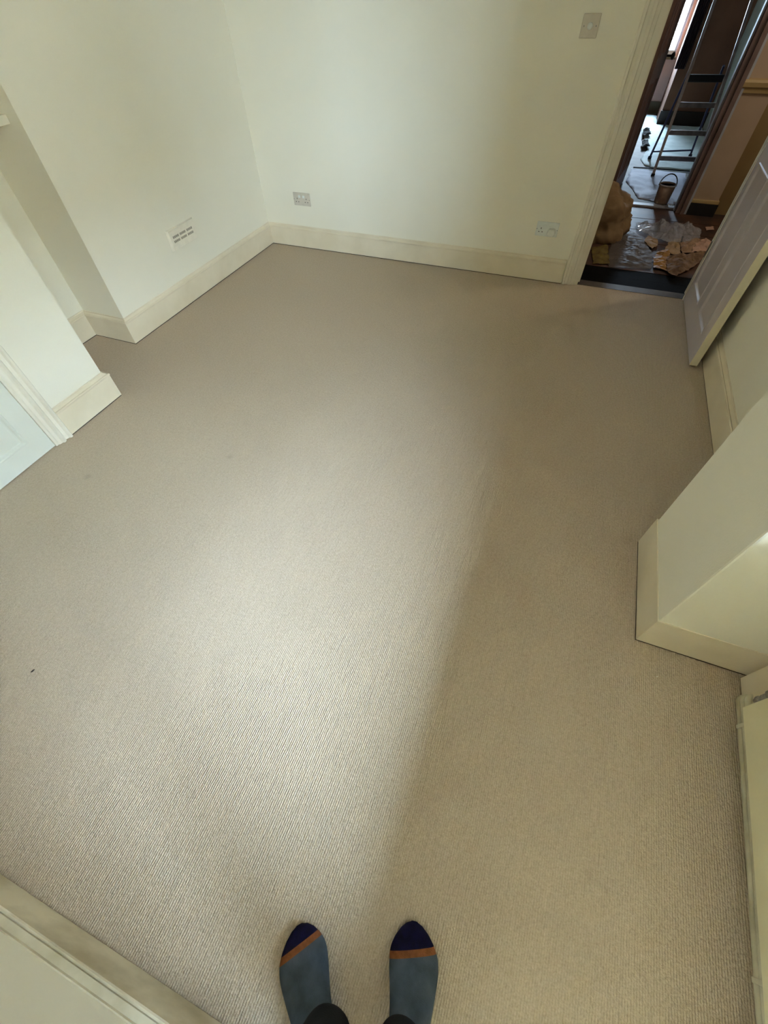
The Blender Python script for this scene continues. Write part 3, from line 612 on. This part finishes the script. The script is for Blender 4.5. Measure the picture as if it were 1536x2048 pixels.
jv = [(.04, -.34, .91), (.04, -.34, 1.14), (.04, -.34, 1.30), (.04, -.345, 1.43), (-.14, -.345, 1.405), (-.195, -.335, 1.22), (-.205, -.285, 1.10), (-.12, -.19, 1.22), (-.07, -.135, 1.32),
      (.22, -.345, 1.405), (.275, -.335, 1.22), (.285, -.285, 1.10), (.20, -.19, 1.22), (.15, -.135, 1.32)]
je = [(0, 1), (1, 2), (2, 3), (3, 4), (4, 5), (5, 6), (6, 7), (7, 8), (3, 9), (9, 10), (10, 11), (11, 12), (12, 13)]
skin('jumper', jv, je, [(.135, .105), (.13, .10), (.14, .108), (.085, .085), .062, .052, .046, .04, .034, .062, .052, .046, .04, .034], 'jumper', root)
# head details and hands
bm = bmesh.new(); bmesh.ops.create_icosphere(bm, subdivisions=4, radius=1)
for q in bm.verts:
    d = q.co.copy(); q.co = Vector((d.x*.082, d.y*.098, d.z*.092))+Vector((0, -.335+.36-.0, 1.685)); q.co += Vector((0, 0, .003))*noise.noise(d*20)
bmesh.ops.bisect_plane(bm, geom=bm.verts[:]+bm.edges[:]+bm.faces[:], plane_co=(0, .06, 1.70), plane_no=(0, .8, -.6), clear_outer=True)
obj('hair', bm, 'hair', root, smooth=True)
for s in (-1, 1):
    bm = bmesh.new(); bmesh.ops.create_uvsphere(bm, u_segments=16, v_segments=10, radius=.012); bmesh.ops.translate(bm, verts=bm.verts, vec=(s*.03, .107, 1.645)); e = obj('eye', bm, 'eye', root, smooth=True)
    bm = bmesh.new(); bmesh.ops.create_uvsphere(bm, u_segments=12, v_segments=8, radius=.006); bmesh.ops.translate(bm, verts=bm.verts, vec=(s*.03, .116, 1.645)); obj('iris', bm, 'iris', e, smooth=True)
    bm = bmesh.new(); bmesh.ops.create_uvsphere(bm, u_segments=12, v_segments=8, radius=1); bmesh.ops.scale(bm, verts=bm.verts, vec=(.008, .016, .03)); bmesh.ops.translate(bm, verts=bm.verts, vec=(s*.082, .03, 1.635)); obj('ear', bm, 'skin', root, smooth=True)
bm = bmesh.new(); tube(bm, [(0, .108, 1.655), (0, .122, 1.628), (0, .128, 1.612), (0, .108, 1.602)], .008, 8, r2=.012); obj('nose', bm, 'skin', root, smooth=True)
bm = bmesh.new(); bmesh.ops.create_uvsphere(bm, u_segments=12, v_segments=8, radius=1); bmesh.ops.scale(bm, verts=bm.verts, vec=(.024, .008, .007)); bmesh.ops.translate(bm, verts=bm.verts, vec=(0, .106, 1.585)); obj('mouth', bm, 'lip', root, smooth=True)
for s, hx in ((1, -.05), (-1, .13)):
    base = Vector((hx, -.11, 1.36)); vs = [base, base+Vector((s*.012, .035, .035))]; ed = [(0, 1)]; rd = [.02, (.034, .016)]
    for k, ln in enumerate((.060, .068, .064, .05)):
        off = (k-1.5)*.017; p = base+Vector((s*.012, .035, .045))+Vector((s*.01, .0, 0))+Vector((0, off*.35, off)); n0 = len(vs)
        for f_ in (0, .45, .8, 1.0):
            a_ = f_*1.1; vs.append(p+Vector((s*ln*math.sin(a_)*.9, ln*.25*f_, ln*f_*.35)))
        ed += [(1, n0), (n0, n0+1), (n0+1, n0+2), (n0+2, n0+3)]; rd += [.010, .009, .0085, .007]
    n0 = len(vs); vs += [base+Vector((s*.02, .01, .03)), base+Vector((s*.045, -.002, .05)), base+Vector((s*.06, .0, .07))]; ed += [(0, n0), (n0, n0+1), (n0+1, n0+2)]; rd += [.012, .0105, .009]
    skin('hand', vs, ed, rd, 'skin', root, sub=1)

# socks: lofted foot, then cut into toe cap, stripe and foot
ST = [(0, .016, .030, .055), (.03, .027, .012, .080), (.10, .034, .004, .098), (.22, .036, .003, .100), (.34, .037, .004, .088), (.46, .040, .004, .072), (.58, .045, .003, .058),
      (.70, .0495, .002, .047), (.80, .049, .002, .039), (.88, .0405, .002, .034), (.94, .029, .002, .030), (.98, .017, .003, .025), (1.0, .006, .007, .019)]
def foot(heel, toe, length_w, inner, cut_o, cut_n, name_label):
    heel, toe = Vector(heel), Vector(toe); ax = (toe-heel); Lg = ax.length; ax.normalize(); side = Vector((ax.y, -ax.x))   # side = right of the foot
    N = 44; bm = bmesh.new(); rings = []
    # refine stations
    st = []
    for i in range(len(ST)-1):
        a, b = ST[i], ST[i+1]
        for k in range(5):      # Catmull-Rom through the stations
            u = k/5; p0, p3 = ST[max(0, i-1)], ST[min(len(ST)-1, i+2)]
            st.append((a[0]+(b[0]-a[0])*u,)+tuple(max(.001, .5*(2*a[j]+(b[j]-p0[j])*u+(2*p0[j]-5*a[j]+4*b[j]-p3[j])*u*u+(3*a[j]-p0[j]-3*b[j]+p3[j])*u**3)) for j in (1, 2, 3)))
    st.append(ST[-1])
    for t_, w_, zb, zt in st:
        c = heel+ax*Lg*t_ + side*inner*(.010*math.sin(math.pi*min(1, t_*1.0))-.004)
        ring = []
        for k in range(N):
            a = 2*math.pi*k/N; ca, sa = math.cos(a), math.sin(a); zc = (zb+zt)/2; hz = (zt-zb)/2
            sx = abs(ca)**.82*(1 if ca > 0 else -1); sz = abs(sa)**(.75 if sa < 0 else 1.0)*(1 if sa > 0 else -1)
            narrow = 1-.22*max(0, sa)*(1-t_)
            p = c+side*(w_*length_w*sx*narrow)
            z = zc+hz*sz; z += .0009*noise.noise(Vector((p.x*60, p.y*60, z*60)))
            ring.append(bm.verts.new((p.x, p.y, z)))
        rings.append(ring)
    # ankle: the leg of the sock rises from the heel part
    for i in range(len(rings)-1):
        for j in range(N): bm.faces.new((rings[i][j], rings[i][(j+1) % N], rings[i+1][(j+1) % N], rings[i+1][j]))
    bm.faces.new(rings[0]); bm.faces.new(rings[-1])
    bmesh.ops.translate(bm, verts=bm.verts, vec=(-.04, .36, 0))
    bmesh.ops.recalc_face_normals(bm, faces=bm.faces)
    cut_o = Vector(cut_o)+Vector((-.04, .36)); cn = Vector(cut_n).normalized(); bw = .0125
    def piece(lo, hi):
        q = bm.copy()
        if lo is not None: bmesh.ops.bisect_plane(q, geom=q.verts[:]+q.edges[:]+q.faces[:], plane_co=(cut_o.x+cn.x*lo, cut_o.y+cn.y*lo, 0), plane_no=(cn.x, cn.y, 0), clear_inner=True)
        if hi is not None: bmesh.ops.bisect_plane(q, geom=q.verts[:]+q.edges[:]+q.faces[:], plane_co=(cut_o.x+cn.x*hi, cut_o.y+cn.y*hi, 0), plane_no=(cn.x, cn.y, 0), clear_outer=True)
        return q
    s_ = obj('sock', piece(None, 0), 'sock', root, smooth=True); s_['label'] = name_label
    obj('toe_stripe', piece(0, bw), 'band', s_, smooth=True)['label'] = 'orange stripe'
    obj('toe_cap', piece(bw, None), 'toe', s_, smooth=True)['label'] = 'navy toe cap'
    bm.free(); return s_
sL = foot((.022, -.430), (-.160, -.245), 1.15, -1, (-.142, -.292), (-.78, .62), 'blue-grey sock turned outwards')
sR = foot((.155, -.395), (.106, -.134), 1.14, 1, (.122, -.188), (-.42, .91), 'blue-grey sock pointing straight ahead')
for nm, A, r in (('sock_leg', AL, .036), ('sock_leg', AR_, .034)):
    bm = bmesh.new(); tube(bm, [A+Vector((.04*0-.04, .36-.004, -.035)), A+Vector((-.04, .36, .0)), A+Vector((-.04, .36, .10))], r*1.05, 20); obj(nm, bm, 'sock', root, smooth=True)
